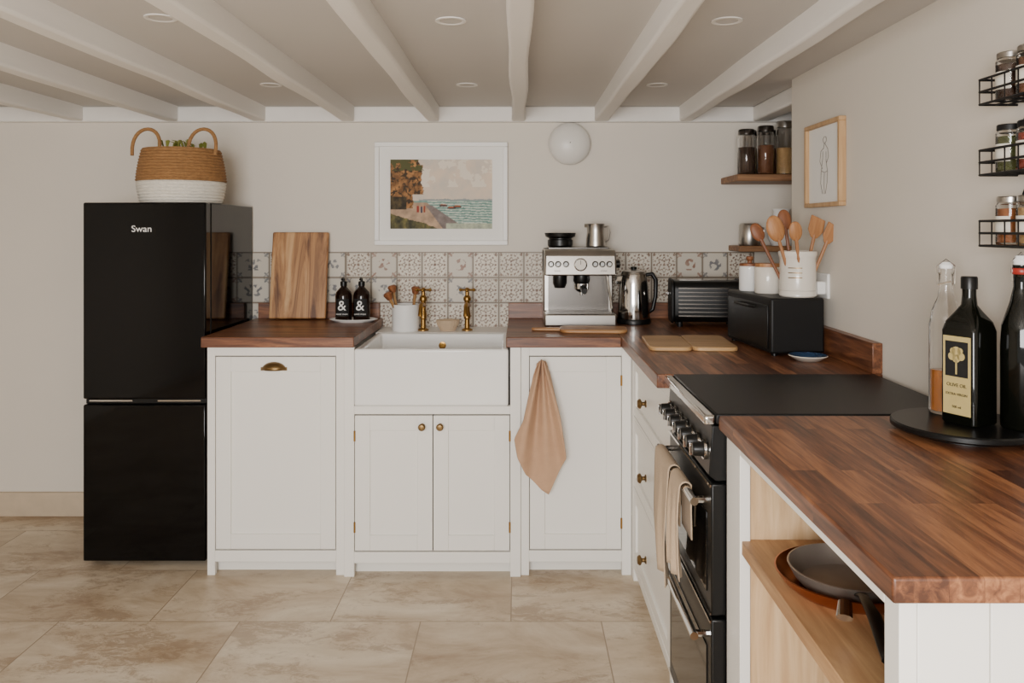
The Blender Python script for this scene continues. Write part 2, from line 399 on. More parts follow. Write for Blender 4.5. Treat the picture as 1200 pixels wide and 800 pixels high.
# ------------------------------------------------------------ worktops
G().box(-1.213+.92,-.628+.92,0,.665,-.04,0).obj('worktop',m_topx,loc=(-.92,3.066,ZT),bevel=.003,label='dark reddish-brown wooden worktop on the cabinet beside the fridge',cat='worktop')
t=thing('worktop','dark reddish-brown wooden corner worktop holding the small appliances','worktop',(.395,3.066,ZT))
G().box(-.44,0,0,.665,-.04,0).obj('board',m_topx,parent=t,bevel=.003)
G().box(.0005,XR-.396,2.283-3.066,.665,-.04,0).obj('board',m_topy,parent=t,bevel=.003)
G().box(0,.335,0,.67,-.04,0).obj('worktop',m_topy,loc=(XR+.0005,YC+.002,ZT),bevel=.003,label='short dark wooden worktop section filling the alcove',cat='worktop')
lu='low dark wooden upstand along the back of the worktop'
G().box(-.28,.28,0,.026,.0005,.072).obj('worktop_upstand',m_topz,loc=(-.92,3.704,ZT),bevel=.002,label=lu,cat='upstand')
G().box(-.045,1.10,0,.026,.0005,.072).obj('worktop_upstand',m_topz,loc=(0,3.704,ZT),bevel=.002,label=lu,cat='upstand')
G().box(0,.029,2.285,YC,.0005,.088).obj('worktop_upstand',m_topy,loc=(1.010,0,ZT),bevel=.002,label='dark wooden upstand along the plastered wall',cat='upstand')
G().box(.445-.74,XR-.0005-.74,.952-1.36,1.779-1.36,-.032,0).obj('worktop',m_topy,loc=(.74,1.36,ZT),bevel=.004,seg=3,label='dark reddish-brown wooden worktop on the open shelf unit',cat='worktop')

# ------------------------------------------------------------ peninsula open shelf unit
t=thing('open_shelf_unit','white painted open shelf unit lined with oak under the worktop','shelf unit',(.462,.972,0))
X=XR-.462-.004; Y=1.775-.972
g=G().box(0,.022,Y-.105,Y,0,.886).box(0,.022,0,.04,0,.886).box(0,.022,.04,Y-.105,.862,.886).box(0,.022,.04,Y-.105,0,.09)
g.obj('face_frame',m_cab,parent=t,bevel=.0015)
g=G().box(0.0225,.11,0,.022,0,.886)
xx=.1115
while xx<X-.01:
    x2=min(xx+.095,X); g.box(xx,x2-.0025,0,.022,0,.886); xx=x2
g.box(0.02,X,.006,.018,0,.885)
g.obj('end_panel',m_cab,parent=t,bevel=.0015,label='white tongue and groove end panel')
G().box(.0225,X,Y-.095,Y-.075,.0,.885).obj('side_panel',m_oak,parent=t,smooth=False,label='pale oak lining panel')
G().box(X-.03,X-.001,.023,Y-.096,.0,.885).obj('back_panel',m_oak,parent=t,smooth=False,label='pale oak back panel')
G().box(.004,X-.031,.024,Y-.096,.655,.684).obj('shelf',m_oaky,parent=t,bevel=.002,label='oak shelf')
G().box(.0225,X-.031,.024,Y-.096,.07,.092).obj('shelf',m_oaky,parent=t,bevel=.002,label='oak bottom shelf')

def pan(label,x,y,z,r,h,mat,ang,hl,hmat):
    t=thing('frying_pan',label,'pan',(x,y,z),ang)
    prof=[(0,0),(r*.78,0),(r*.9,h*.4),(r,h),(r-.003,h+.001),(r*.88,h*.42),(r*.76,.004),(0,.004)]
    G().lathe(prof,48).obj('pan_body',mat,parent=t)
    pts=[(r*.93,0,h*.75),(r+.03,0,h+.006),(r+hl*.5,0,h+.014),(r+hl,0,h+.004)]
    G().tube(pts,[.009,.008,.011,.013],10,flat=.5).obj('handle',hmat,parent=t)
    return t
pan('large copper-coloured frying pan on the oak shelf',.597,1.45,.6845,.128,.030,m_copper,R(-114),.07,m_chrome)
pan('smaller steel frying pan nested in the larger one',.597,1.448,.6915,.106,.034,m_pan,R(-103),.23,m_black)

# ------------------------------------------------------------ sink, taps
t=thing('butler_sink','white ceramic farmhouse sink with a deep front','sink',(-.329,3.04,.661))
g=G(); w=.2925; d_=.485; h=.217; th=.026
bm=g.bm
def ring(x0,x1,y0,y1,z): return [bm.verts.new(p) for p in [(x0,y0,z),(x1,y0,z),(x1,y1,z),(x0,y1,z)]]
r0=ring(-w,w,0,d_,0); r1=ring(-w,w,0,d_,h); r2=ring(-w+th,w-th,th,d_-th,h); r3=ring(-w+th+.01,w-th-.01,th+.01,d_-th-.01,.03)
bm.faces.new(r0[::-1])
for a_,b_ in ((r0,r1),(r1,r2),(r2,r3)):
    for i in range(4): bm.faces.new([a_[i],a_[(i+1)%4],b_[(i+1)%4],b_[i]])
bm.faces.new(r3)
g.obj('basin',m_cer,parent=t,bevel=.009,seg=4)
G().lathe([(0,0),(.016,0),(.016,.004),(.010,.005),(.009,.002),(0,.002)],20,axis='-y').obj('overflow',m_brass,parent=t,loc=(-.0,d_-th-.003,.165),label='brass overflow ring')
G().lathe([(0,.0),(.035,.0),(.035,.004),(0,.005)],24).obj('drain',m_brass,parent=t,loc=(0,.24,.0305))
def tap(x,y,z,label,grp='brass pillar taps'):
    t=thing('pillar_tap',label,'tap',(x,y,z),group=grp)
    G().lathe([(0,0),(.024,0),(.024,.006),(.012,.012),(.011,.05),(.015,.055),(.015,.075),(.012,.085),(.012,.13),(.017,.136),(.017,.148),(.009,.158),(.009,.176),(0,.176)],24).obj('tap_body',m_brass,parent=t)
    G().tube([(0,-.005,.115),(0,-.05,.122),(0,-.085,.118),(0,-.105,.098),(0,-.108,.075)],[.011,.010,.0095,.009,.011],12).obj('spout',m_brass,parent=t)
    g=G().tube([(-.028,0,.182),(.028,0,.182)],.0045,8).tube([(0,-.028,.182),(0,.028,.182)],.0045,8)
    for p in ((-.030,0),(.030,0),(0,-.030),(0,.030)): g.ball((p[0],p[1],.182),.0075,seg=10)
    g.ball((0,0,.184),.011,sc=(1,1,.8),seg=12); g.obj('cross_handle',m_brass,parent=t)
    return t
tA=tap(-.425,3.60,.878,'brass pillar tap with a cross handle behind the sink')
dup(tA,(-.228,3.60,.878))
t=thing('brush_pot','white ribbed ceramic pot holding dish brushes','pot',(-.505,3.605,.878))
prof=[(0,0),(.058,0)]+[(.060+.0015*(i%2),.004+i*.0085) for i in range(13)]+[(.062,.118),(.056,.118),(.054,.01),(0,.01)]
G().lathe(prof,36).obj('pot_body',m_cer,parent=t)
for i,(dx,dy,a,l) in enumerate(((-.02,.0,-14,.165),(.022,.01,8,.155),(0,-.015,-30,.15))):
    b=thing('dish_brush','wooden dish brush standing in the white pot','brush',(-.505+dx,3.605+dy,.8885),group='dish brushes in the pot'); b.rotation_euler=(0,R(a*.9),R(10*i))
    G().tube([(0,0,0),(0,0,l*.6),(0,0,l)],[.006,.006,.008],8).obj('handle',m_stick,parent=b)
    G().lathe([(0,0),(.012,.004),(.021,.03),(.013,.038),(0,.038)],16).obj('bristles',m_spoond,parent=b,loc=(0,0,l-.006))
t=thing('soap_dish','small beige ribbed dish beside the tap','dish',(-.315,3.60,.878))
g=G(); n=48; rings=[]
for r_,z_ in ((0.0,0),(.03,0),(.045,.03),(.048,.048),(.044,.046),(.03,.012),(0,.010)):
    if r_==0: rings.append([g.bm.verts.new((0,0,z_))]); continue
    rings.append([g.bm.verts.new(((r_*(1+.05*(i%2)))*math.cos(2*math.pi*i/n)*1.05,(r_*(1+.05*(i%2)))*math.sin(2*math.pi*i/n)*.8,z_)) for i in range(n)])
for a_,b_ in zip(rings,rings[1:]):
    for i in range(n):
        j=(i+1)%n
        if len(a_)==1: g.bm.faces.new([a_[0],b_[i],b_[j]])
        elif len(b_)==1: g.bm.faces.new([a_[i],a_[j],b_[0]])
        else: g.bm.faces.new([a_[i],a_[j],b_[j],b_[i]])
g.obj('dish_body',m_beige,parent=t)

# ------------------------------------------------------------ fridge
t=thing('fridge_freezer','tall gloss black fridge freezer standing by the wall','fridge',(-1.4745,3.165,0))
w=.2425
G().box(-w,w,.058,.555,.015,1.437).obj('body',m_fridge,parent=t,bevel=.004)
d1=G().box(-w,w,0,.052,.662,1.438).obj('door',m_fridge,parent=t,bevel=.006)
d2=G().box(-w,w,0,.052,.022,.640).obj('door',m_fridge,parent=t,bevel=.006)
G().box(-w+.004,w-.004,.016,.050,.641,.661).obj('handle_recess',m_black,parent=t,bevel=.002,label='dark recessed grip strip')
G().box(-.19,-.02,.006,.015,.652,.657).obj('handle_trim',m_chrome,parent=d1).location=(-.03,0,.0)
G().box(.02,.19,.006,.015,.652,.657).obj('handle_trim',m_chrome,parent=d1).location=(.03,0,.0)
for sx in (-1,1):
    for y_ in (.08,.50):
        G().cyl(.015,0,.02).obj('foot',m_blackmat,parent=t,loc=(sx*(w-.05),y_,0))
text('logo_text','Swan',.036,m_winkw,d1,(-.010,-.001,1.333),(R(90),0,0),ext=.0006,label='white lettering',sx=1.08)

# basket on fridge
t=thing('storage_basket','seagrass belly basket with white dipped base on the fridge','basket',(-1.408,3.36,1.439))
def wrib(z): return .0025*math.cos(z*2*math.pi/.012)
low=[(0,0),(.156,0)]+[(.160+.015*math.sin(math.pi*.5*min(1,z/.09))+wrib(z),z) for z in [i*.003 for i in range(1,31)]]
G().lathe(low+[(.165,.09),(.14,.012),(0,.012)],48).obj('basket_base',m_grassw,parent=t,label='white dipped woven base')
up=[(.177-.022*((z-.09)/.13)**1.5+wrib(z),z) for z in [.0905+i*.003 for i in range(0,44)]]
G().lathe(up+[(.152,.225),(.148,.222),(.152,.16),(.163,.0915)],48).obj('basket_body',m_grass,parent=t,label='natural woven seagrass body')
for sx in (-1,1):
    G().tube([(sx*.150-.055*math.cos(math.pi*i/16)-sx*.035-.03*math.sin(math.pi*i/16)*(.5-i/16),-.08+.02*math.sin(math.pi*i/16),.195+.11*math.sin(math.pi*i/16)**.8) for i in range(17)],.0075,8).obj('basket_handle',m_grass,parent=t)
g=G()
for i in range(34):
    a=random.uniform(0,6.28); r_=random.uniform(.01,.10); x_=r_*math.cos(a); y_=r_*math.sin(a); z_=.205+random.uniform(0,.055)-r_*.1
    L_=random.uniform(.03,.07); q=random.uniform(0,6.28)
    g.tube([(x_,y_,z_-.02),(x_+L_*.5*math.cos(q)*.6,y_+L_*.5*math.sin(q)*.6,z_+.015),(x_+L_*.6*math.cos(q),y_+L_*.6*math.sin(q),z_+.02)],[.003,.010,.002],6,flat=.3)
g.obj('dried_foliage',m_leaf,loc=(-1.408,3.36,1.439),label='bunch of green and yellow foliage inside the basket',cat='plant',kind='stuff')

# ------------------------------------------------------------ left worktop items
G().box(-.129,.129,-.020,0,0,.397).obj('chopping_board',m_acac,loc=(-1.003,3.660,ZT+.0035),rot=(R(-9.0),0,0),bevel=.006,seg=3,label='large rectangular wooden chopping board leaning on the tiles',cat='chopping board')
t=thing('oval_plate','white oval ceramic plate under the soap bottles','plate',(-.733,3.575,ZT+.0003))
G().lathe([(0,0),(.085,0),(.108,.012),(.106,.014),(.084,.004),(0,.004)],48,sy=.58).obj('plate_body',m_cer,parent=t)
def soapb(x,y,lab):
    t=thing('soap_bottle',lab,'bottle',(x,y,ZT+.0048),group='soap bottles on the oval plate')
    G().lathe([(0,0),(.034,0),(.037,.004),(.037,.112),(.033,.128),(.018,.145),(.013,.150),(.013,.158),(0,.158)],32).obj('bottle_body',m_amber,parent=t)
    G().lathe([(0,.156),(.015,.156),(.015,.174),(.006,.178),(.005,.190),(0,.190)],20).obj('cap',m_black,parent=t)
    G().tube([(0,0,.188),(0,-.02,.191),(0,-.034,.185)],.005,8).obj('pump_nozzle',m_black,parent=t)
    g=G(); g.grid(lambda u,v:(.0376*math.sin(R(-50+100*u)),-.0376*math.cos(R(-50+100*u)),.022+.078*v),20,1)
    g.obj('label',m_ink,parent=t)
    text('label_text','&',.062,m_winkw,t,(0,-.0385,.068),(R(90),0,0),label='white ampersand mark')
    text('label_text','HAND WASH',.0085,m_winkw,t,(0,-.0385,.032),(R(90),0,0))
    return t
s1=soapb(-.777,3.577,'dark amber pump bottle with a black ampersand label')
dup(s1,(-.697,3.577,ZT+.0048))

# ------------------------------------------------------------ coffee machine
t=thing('espresso_machine','brushed steel espresso machine with a portafilter','coffee machine',(.265,3.395,ZT+.0003))
w=.1525
g=G().box(-w,w,0,.30,.0,.052); g.box(-w,w,.135,.30,.05,.325); g.prism([(.0,.215),(.30,.215),(.30,.325),(.035,.325),(.012,.300)],-w,w,axis='x')
g.obj('body',m_steel,parent=t,bevel=.006)
G().box(-w+.02,w-.02,.129,.136,.056,.212).obj('splash_panel',m_dsteel,parent=t)
g=G().box(-w+.012,w-.012,.008,.128,.0525,.056)
for i in range(16): g.box(-w+.02+i*.017,-w+.026+i*.017,.015,.12,.0555,.060)
g.obj('drip_tray',m_dsteel,parent=t)
G().prism([(-.004,.222),(.004,.222),(.014,.298),(.006,.298)],-w+.008,w-.008,axis='x').obj('control_panel',m_steel,parent=t)
fa=G().lathe([(0,0),(.027,0),(.028,.006),(.024,.008),(.023,.005),(0,.005)],32,axis='-y').obj('pressure_gauge',m_chrome,parent=t,loc=(0,.003,.262))
G().cyl(.022,.0055,.0065,axis='-y').obj('gauge_face',m_cream,parent=fa)
G().box(-.001,.001,-.0085,-.0066,0,.018).obj('needle',m_ink,parent=fa)
for x_ in (-.125,-.095,-.062,.062,.092,.122):
    b_=G().lathe([(0,0),(.0105,0),(.0105,.008),(.008,.012),(0,.012)],18,axis='-y').obj('button',m_chrome,parent=t,loc=(x_,.001,.264))
    G().lathe([(.0108,0),(.0135,0),(.0135,.003),(.0108,.003)],18,axis='-y').obj('button_ring',m_ink,parent=b_)
for x_,s in ((-.098,'GRIND'),(.098,'STEAM')):
    text('panel_text',s,.009,m_ink,t,(x_,-.003,.235),(R(83),0,0))
G().lathe([(0,.216),(.034,.216),(.036,.190),(.030,.178),(0,.178)],28).obj('group_head',m_black,parent=t,loc=(.01,.07,0))
pf=G().lathe([(0,.178),(.032,.178),(.032,.156),(.022,.146),(.008,.140),(.008,.128),(0,.128)],28).obj('portafilter',m_chrome,parent=t,loc=(.01,.07,0))
G().tube([(0,-.03,.165),(0,-.06,.163),(0,-.12,.158),(0,-.15,.155)],[.009,.013,.014,.012],12).obj('handle',m_black,parent=pf)
G().lathe([(0,.216),(.030,.216),(.030,.18),(.022,.160),(0,.160)],20).obj('grinder_spout',m_black,parent=t,loc=(-.085,.06,0))
G().tube([(.118,.05,.216),(.121,.045,.18),(.130,.02,.11),(.134,.012,.075)],[.006,.005,.005,.006],10).obj('steam_wand',m_chrome,parent=t)
G().cyl(.017,0,.022,axis='x').obj('steam_dial',m_black,parent=t,loc=(w,.07,.262))
G().box(-w+.02,w-.02,.10,.28,.325,.333).obj('cup_warmer',m_dsteel,parent=t,bevel=.002)
t=thing('dosing_bowl','black metal tamper stand and bowl on the espresso machine','bowl',(.188,3.57,ZT+.3340))
G().lathe([(0,0),(.050,0),(.056,.006),(.056,.030),(.050,.034),(.050,.038),(.066,.046),(.070,.062),(.066,.062),(.058,.044),(0,.040)],36).obj('bowl_body',m_black,parent=t)
t=thing('milk_jug','small stainless steel milk jug on the espresso machine','jug',(.345,3.56,ZT+.3340))
G().lathe([(0,0),(.040,0),(.043,.004),(.042,.03),(.038,.065),(.039,.098),(.0405,.102),(.038,.102),(.035,.065),(.038,.03),(.036,.006),(0,.006)],32).obj('jug_body',m_steel,parent=t)
G().tube([(.037,0,.088),(.055,0,.092),(.062,0,.065),(.056,0,.032),(.041,0,.022)],.0045,8).obj('handle',m_steel,parent=t)
G().prism([(-.034,-.014),(-.050,0),(-.034,.014)],.086,.102).obj('spout',m_steel,parent=t)

# kettle
t=thing('electric_kettle','polished steel electric kettle with a black handle','kettle',(.508,3.52,ZT+.0003),R(0))
G().lathe([(0,0),(.074,0),(.075,.012),(.071,.022),(0,.022)],36).obj('base',m_black,parent=t)
G().lathe([(0,.0225),(.069,.0225),(.070,.03),(.067,.10),(.062,.17),(.058,.205),(.056,.215),(0,.215)],36).obj('kettle_body',m_chrome,parent=t)
G().lathe([(0,.2155),(.054,.2155),(.050,.228),(.02,.236),(0,.236)],32).obj('lid',m_steel,parent=t)
G().lathe([(0,.234),(.012,.234),(.014,.247),(0,.250)],16).obj('lid_knob',m_black,parent=t)
G().prism([(-.05,-.024),(-.085,0),(-.05,.024)],.172,.208).obj('spout',m_chrome,parent=t,bevel=.004)
G().tube([(.054,0,.212),(.080,0,.216),(.097,0,.19),(.096,0,.12),(.083,0,.06),(.066,0,.048)],[.009,.010,.010,.009,.009,.008],10).obj('handle',m_black,parent=t)

# toaster
t=thing('toaster','black toaster with horizontal ribs and chrome trim','toaster',(.800,3.44,ZT+.0003),R(-6))
def rrect(w,h,r,n=6,z0=0):
    pts=[]
    for cx_,cz_,a0 in ((w-r,z0+r,-90),(w-r,z0+h-r,0),(-w+r,z0+h-r,90),(-w+r,z0+r,180)):
        for i in range(n+1):
            a=R(a0+90*i/n); pts.append((cx_+r*math.cos(a),cz_+r*math.sin(a)))
    return pts
G().prism(rrect(.085,.175,.035,z0=.02),-.135,.135,axis='x').obj('body',m_black,parent=t,bevel=.004)
g=G()
for i in range(8): g.box(-.118,.118,-.0895,-.084,.045+i*.0165,.052+i*.0165)
g.obj('ribs',m_dsteel,parent=t,bevel=.001)
for sx in (-1,1):
    G().prism(rrect(.090,.185,.038,z0=.015),sx*.135,sx*.148,axis='x').obj('end_cap',m_blackmat,parent=t,bevel=.004)
G().box(-.11,.11,-.045,-.015,.194,.197).obj('bread_slot',m_chrome,parent=t)
G().box(-.11,.11,.015,.045,.194,.197).obj('bread_slot',m_chrome,parent=t)
G().box(-.165,-.148,-.015,.015,.13,.145).obj('lever',m_chrome,parent=t,bevel=.003)
for sx in (-1,1):
    for sy in (-1,1): G().cyl(.012,0,.02).obj('foot',m_blackmat,parent=t,loc=(sx*.11,sy*.055,0))

def roundrect2(x0,x1,y0,y1,r,n=6):
    pts=[]
    for cx_,cy_,a0 in ((x1-r,y0+r,-90),(x1-r,y1-r,0),(x0+r,y1-r,90),(x0+r,y0+r,180)):
        for i in range(n+1):
            a=R(a0+90*i/n); pts.append((cx_+r*math.cos(a),cy_+r*math.sin(a)))
    return pts
t=thing('paddle_board','brown wooden paddle serving board lying on the worktop','serving board',(.29,3.245,ZT+.0003),R(-5))
G().prism(roundrect2(-.12,.15,-.075,.075,.04),0,.014).obj('board',m_paddle,parent=t,bevel=.004)
G().prism(roundrect2(-.235,-.105,-.018,.018,.016),0.001,.013).obj('handle',m_paddle,parent=t,bevel=.003)
t=thing('chopping_board','pale wooden chopping board with a join line on the worktop','chopping board',(.600,2.865,ZT+.0003),R(-3))
G().prism(roundrect2(-.145,.000,-.16,.145,.03),0,.014).obj('board',m_bam,parent=t,bevel=.003)
G().prism(roundrect2(.0015,.155,-.155,.16,.03),0,.014).obj('board',m_bam,parent=t,bevel=.003)

# bread box
t=thing('bread_bin','long matt black metal bread bin holding canisters','bread bin',(.82,2.60,ZT+.0003),R(5.5))
G().box(0,.182,0,.40,.008,.188).obj('body',m_blackmat,parent=t,bevel=.008,seg=3)
G().box(-.004,.0,.02,.38,.02,.165).obj('door',m_black,parent=t,bevel=.002)
G().tube([(-.004,.12,.15),(-.02,.13,.152),(-.02,.27,.152),(-.004,.28,.15)],.005,8).obj('handle',m_black,parent=t)
for a_,b_ in ((.02,.02),(.162,.02),(.02,.38),(.162,.38)): G().cyl(.01,0,.009).obj('foot',m_black,parent=t,loc=(a_,b_,0))
zb=ZT+.189
t=thing('utensil_crock','cream ribbed stoneware crock filled with wooden utensils','crock',(.933,2.675,zb))
G().lathe([(0,0),(.056,0),(.060,.004),(.060,.012),(.058,.016),(.058,.128),(.060,.132),(.062,.140),(.062,.150),(.056,.152),(.054,.145),(.053,.010),(0,.010)],40).obj('crock_body',m_cream,parent=t)
G().lathe([(.0583,.020),(.0598,.023),(.0583,.026)],40).obj('band',m_cream,parent=t)
for i in range(3):
    G().grid(lambda u,v:(.0588*math.sin(R(-50+45*u)),-.0588*math.cos(R(-50+45*u)),.095-.016*i+.003*v),8,1).obj('printed_line',m_abrass,parent=t)
def utensil(kind,x,y,tx,ty,l,mat,lab,w=.024):
    o=thing(kind,lab,'utensil',(.933+x,2.675+y,zb+.0105),group='wooden utensils in the crock'); o.rotation_euler=(R(ty),R(tx),R(0))
    G().tube([(0,0,0),(0,0,l*.5),(0,0,l*.8)],[.005,.0055,.006],8).obj('handle',mat,parent=o)
    if kind=='wooden_spoon':
        G().ball((0,0,l*.9),w,sc=(1,.32,1.5),seg=16).obj('spoon_bowl',mat,parent=o)
    else:
        G().prism([(-w*.4,l*.76),(w*.4,l*.76),(w,l*.86),(w*.95,l*1.02),(-w*.95,l*1.06),(-w,l*.86)],-.003,.003,axis='y').obj('spatula_blade',mat,parent=o,bevel=.002)
utensil('wooden_spoon',-.018,-.022,-17,2,.25,m_spoon,'brown wooden spoon leaning in the crock',.030)
utensil('wooden_spoon',-.028,.020,-25,-5,.25,m_spoond,'dark wooden spoon leaning far out of the crock',.022)
utensil('wooden_spatula',.015,.01,14,-3,.25,m_spoon,'light wooden spatula standing in the crock',.026)
utensil('wooden_spatula',.022,-.012,21,4,.235,m_spoon,'wooden spatula leaning to the wall',.022)
utensil('wooden_spoon',0,.030,-6,-6,.275,m_spoond,'dark wooden spoon standing in the crock',.024)
utensil('wooden_spoon',.002,-.034,-9,9,.235,m_spoon,'small wooden spoon leaning in the crock',.022)
t=thing('canister','cream ceramic canister with a flat wooden lid','canister',(.878,2.815,zb))
G().lathe([(0,0),(.044,0),(.047,.004),(.047,.088),(.044,.092),(0,.092)],36).obj('canister_body',m_cream,parent=t)
G().lathe([(0,.0925),(.045,.0925),(.045,.104),(0,.104)],36).obj('lid',m_spoon,parent=t)
t=thing('canister','small white canister with a round wooden knob','canister',(.845,2.925,zb))
G().lathe([(0,0),(.036,0),(.038,.004),(.038,.085),(.034,.09),(0,.09)],36).obj('canister_body',m_cer,parent=t)
G().lathe([(0,.0905),(.036,.0905),(.036,.099),(.008,.102),(.008,.108),(.014,.115),(.012,.124),(0,.127)],30).obj('lid',m_spoond,parent=t)
t=thing('trinket_dish','small shallow blue and cream glazed dish','dish',(.912,2.522,ZT+.0003))
G().lathe([(0,0),(.035,0),(.060,.016),(.058,.018),(.034,.005),(0,.004)],36).obj('dish_body',m_cream,parent=t)
G().lathe([(0,.0045),(.033,.0055),(.0575,.0182),(.055,.0185),(.033,.007),(0,.006)],36).obj('glaze',m_blue,parent=t,label='blue glazed interior')

t=thing('wall_socket','white plastic wall socket with a plug','socket',(XR,2.73,1.142),R(-90))
G().box(-.06,.06,-.010,0,-.042,.042).obj('face_plate',m_white,parent=t,bevel=.003)
G().box(-.042,-.036,-.012,-.0095,.006,.016).box(-.050,-.044,-.012,-.0095,-.012,-.008).box(-.034,-.028,-.012,-.0095,-.012,-.008).obj('socket_holes',m_ink,parent=t)
G().box(.01,.05,-.04,-.010,-.028,.016).obj('plug',m_white,parent=t,bevel=.005)

# ------------------------------------------------------------ alcove shelves & jars
G().box(-.215,.215,-.15,.138,0,.030).obj('wall_shelf',m_shelf,loc=(1.16,3.60,1.540),bevel=.004,label='rustic brown wooden shelf in the alcove holding jars',cat='shelf')
G().box(-.18,.215,-.09,.098,0,.026).obj('wall_shelf',m_shelf,loc=(1.16,3.64,1.232),bevel=.004,label='small rustic wooden shelf beneath the jar shelf',cat='shelf')
def jar(label,x,y,z,r,h,cont,lidm,group,fill=.7,name='storage_jar'):
    t=thing(name,label,'jar',(x,y,z),group=group)
    G().lathe([(0,0),(r*.92,0),(r,.004),(r,h*.82),(r*.85,h*.87),(r*.85,h*.9),(r*.80,h*.9),(r*.80,h*.87),(r-.0022,h*.81),(r-.0022,.006),(0,.005)],24).obj('glass_jar',m_glass,parent=t)
    G().lathe([(0,.0055),(r-.003,.0055),(r-.003,h*fill),(0,h*fill+.004)],24).obj('contents',cont,parent=t)
    G().lathe([(0,h*.88),(r*.92,h*.88),(r*.92,h*.98),(r*.85,h),(0,h)],24).obj('lid',lidm,parent=t)
    return t
gj='glass jars on the alcove shelf'
jar('tall glass jar of dark contents with a steel lid',1.005,3.53,1.5705,.038,.20,m_sp[6],m_dsteel,gj,.6)
jar('tall glass jar of brown contents with a steel lid',1.09,3.53,1.5705,.038,.215,m_sp[1],m_dsteel,gj,.6)
jar('glass jar of pale contents with a steel lid',1.175,3.53,1.5705,.04,.235,m_sp[2],m_steel,gj,.5)
jar('glass jar of golden contents with a black lid',1.262,3.53,1.5705,.04,.24,m_sp[0],m_black,gj,.5)
jar('glass jar of beans at the shelf back',1.05,3.65,1.5705,.038,.21,m_sp[4],m_dsteel,gj,.6)
jar('glass jar of seeds at the shelf back',1.14,3.65,1.5705,.038,.21,m_sp[5],m_black,gj,.6)
t=thing('metal_canister','small dented steel canister on the lower alcove shelf','canister',(1.045,3.62,1.2585))
G().lathe([(0,0),(.045,0),(.047,.004),(.046,.09),(.04,.1),(0,.1)],32).obj('canister_body',m_steel,parent=t)
G().tube([(.044,0,.08),(.064,0,.08),(.066,0,.04),(.045,0,.03)],.004,8).obj('handle',m_steel,parent=t)
t=thing('ceramic_jug','white ceramic jug on the lower alcove shelf','jug',(1.19,3.62,1.2585))
G().lathe([(0,0),(.045,0),(.06,.03),(.062,.08),(.04,.12),(.035,.15),(.04,.165),(.035,.165),(.03,.15),(0,.14)],32).obj('jug_body',m_cer,parent=t)
jar('short glass jar of beans standing in the alcove corner',1.10,3.50,ZT+.0005,.045,.16,m_sp[1],m_spoond,'jars in the alcove corner',.7)
jar('glass jar of rice standing in the alcove corner',1.22,3.45,ZT+.0005,.05,.19,m_sp[4],m_spoond,'jars in the alcove corner',.7)

# ------------------------------------------------------------ wall art
m_paint=attrmat('seascape_paint',.75)
t=thing('framed_painting','white framed seascape painting of a cliff and beach','painting',(-.3565,YW,1.258))
W2=.3085; HH=.478
g=G().box(-W2,W2,-.028,0,0,.022).box(-W2,W2,-.028,0,HH-.022,HH).box(-W2,-W2+.022,-.028,0,.022,HH-.022).box(W2-.022,W2,-.028,0,.022,HH-.022)
g.obj('frame',m_white,parent=t,bevel=.003)
g=G(); ax0,ax1,az0,az1=-.237,.237,.076,.398
g.box(-W2+.02,ax0,-.014,-.004,.02,HH-.02).box(ax1,W2-.02,-.014,-.004,.02,HH-.02).box(ax0,ax1,-.014,-.004,.02,az0).box(ax0,ax1,-.014,-.004,az1,HH-.02)
g.obj('mount',m_mat,parent=t,smooth=False,label='off-white mount board')
def paint(x,z):
    u=(x-ax0)/(ax1-ax0); v=(z-az0)/(az1-az0)
    n=lambda s,o=0: noise.fractal(Vector((u*s*1.5+o,v*s,o)),.8,2.0,4)
    c=Vector((214,198,180))+Vector((18,8,0))*n(3)+Vector((-20,-8,4))*max(0,v-.75)
    if n(5,3)>.12 and v>.6: c=Vector((228,216,200))
    if v<.43+.015*n(8,3) and u>.28: c=Vector((148,156,154))
    if v<.40: c=Vector((118,152,142))+Vector((34,30,28))*n(16,2)
    if v<.40 and math.sin(v*170+u*7+2*n(6,21))>.5: c=Vector((204,210,196))
    if v<.38 and u<.36+.9*(.38-v)+.03*n(6,5): c=Vector((176,148,122))+Vector((30,24,18))*n(10,4)
    e1=.36+(.36-v)*.75
    if v<.34 and abs(u-e1)<.03+.25*(.34-v): c=Vector((126,114,110))+Vector((20,20,20))*n(12,31)
    if v<.22-.45*u+.02*n(9,6) : c=Vector((84,80,50))+Vector((50,44,20))*n(12,7)
    cl=.31+.04*n(7,8)-(.10 if v<.5 else 0)*(.9) -.25*max(0,v-.86)
    if v>.30 and u<cl:
        k=n(9,9); c=Vector((142,100,60))+Vector((70,52,32))*k
        if n(16,11)>.14: c=Vector((62,48,32))
        if v>.84 and n(6,12)>-.1: c=Vector((82,82,46))
    if .28<v<.46 and u<.16: c=Vector((62,52,34))+Vector((40,34,20))*n(12,13)
    for (pu,pv,cc) in ((.27,.30,(150,50,40)),(.305,.29,(50,54,80)),(.335,.30,(150,64,44))):
        if abs(u-pu)<.009 and pv-.06<v<pv+.03: c=Vector(cc)
        if abs(u-pu)<.007 and pv+.03<=v<pv+.05: c=Vector((170,130,104))
    for (bu,bv) in ((.52,.335),(.60,.30),(.66,.315)):
        if abs(u-bu)<.04 and abs(v-bv-.3*(u-bu)**2)<.012: c=Vector((76,60,60))
        if abs(u-bu)<.028 and abs(v-bv-.014)<.006: c=Vector((182,98,58))
    if v<.08 and u>.55: c=Vector((172,178,156))+Vector((30,30,20))*n(14,15)
    return C(*[min(255,max(5,q)) for q in c])
colgrid('picture',ax0,ax1,az0,az1,180,120,-.008,paint,m_paint,parent=t,label='seascape with an orange cliff, sand and teal sea')
G().box(-W2+.01,W2-.01,-.003,0,.01,HH-.01).obj('backing',m_mat,parent=t,smooth=False)

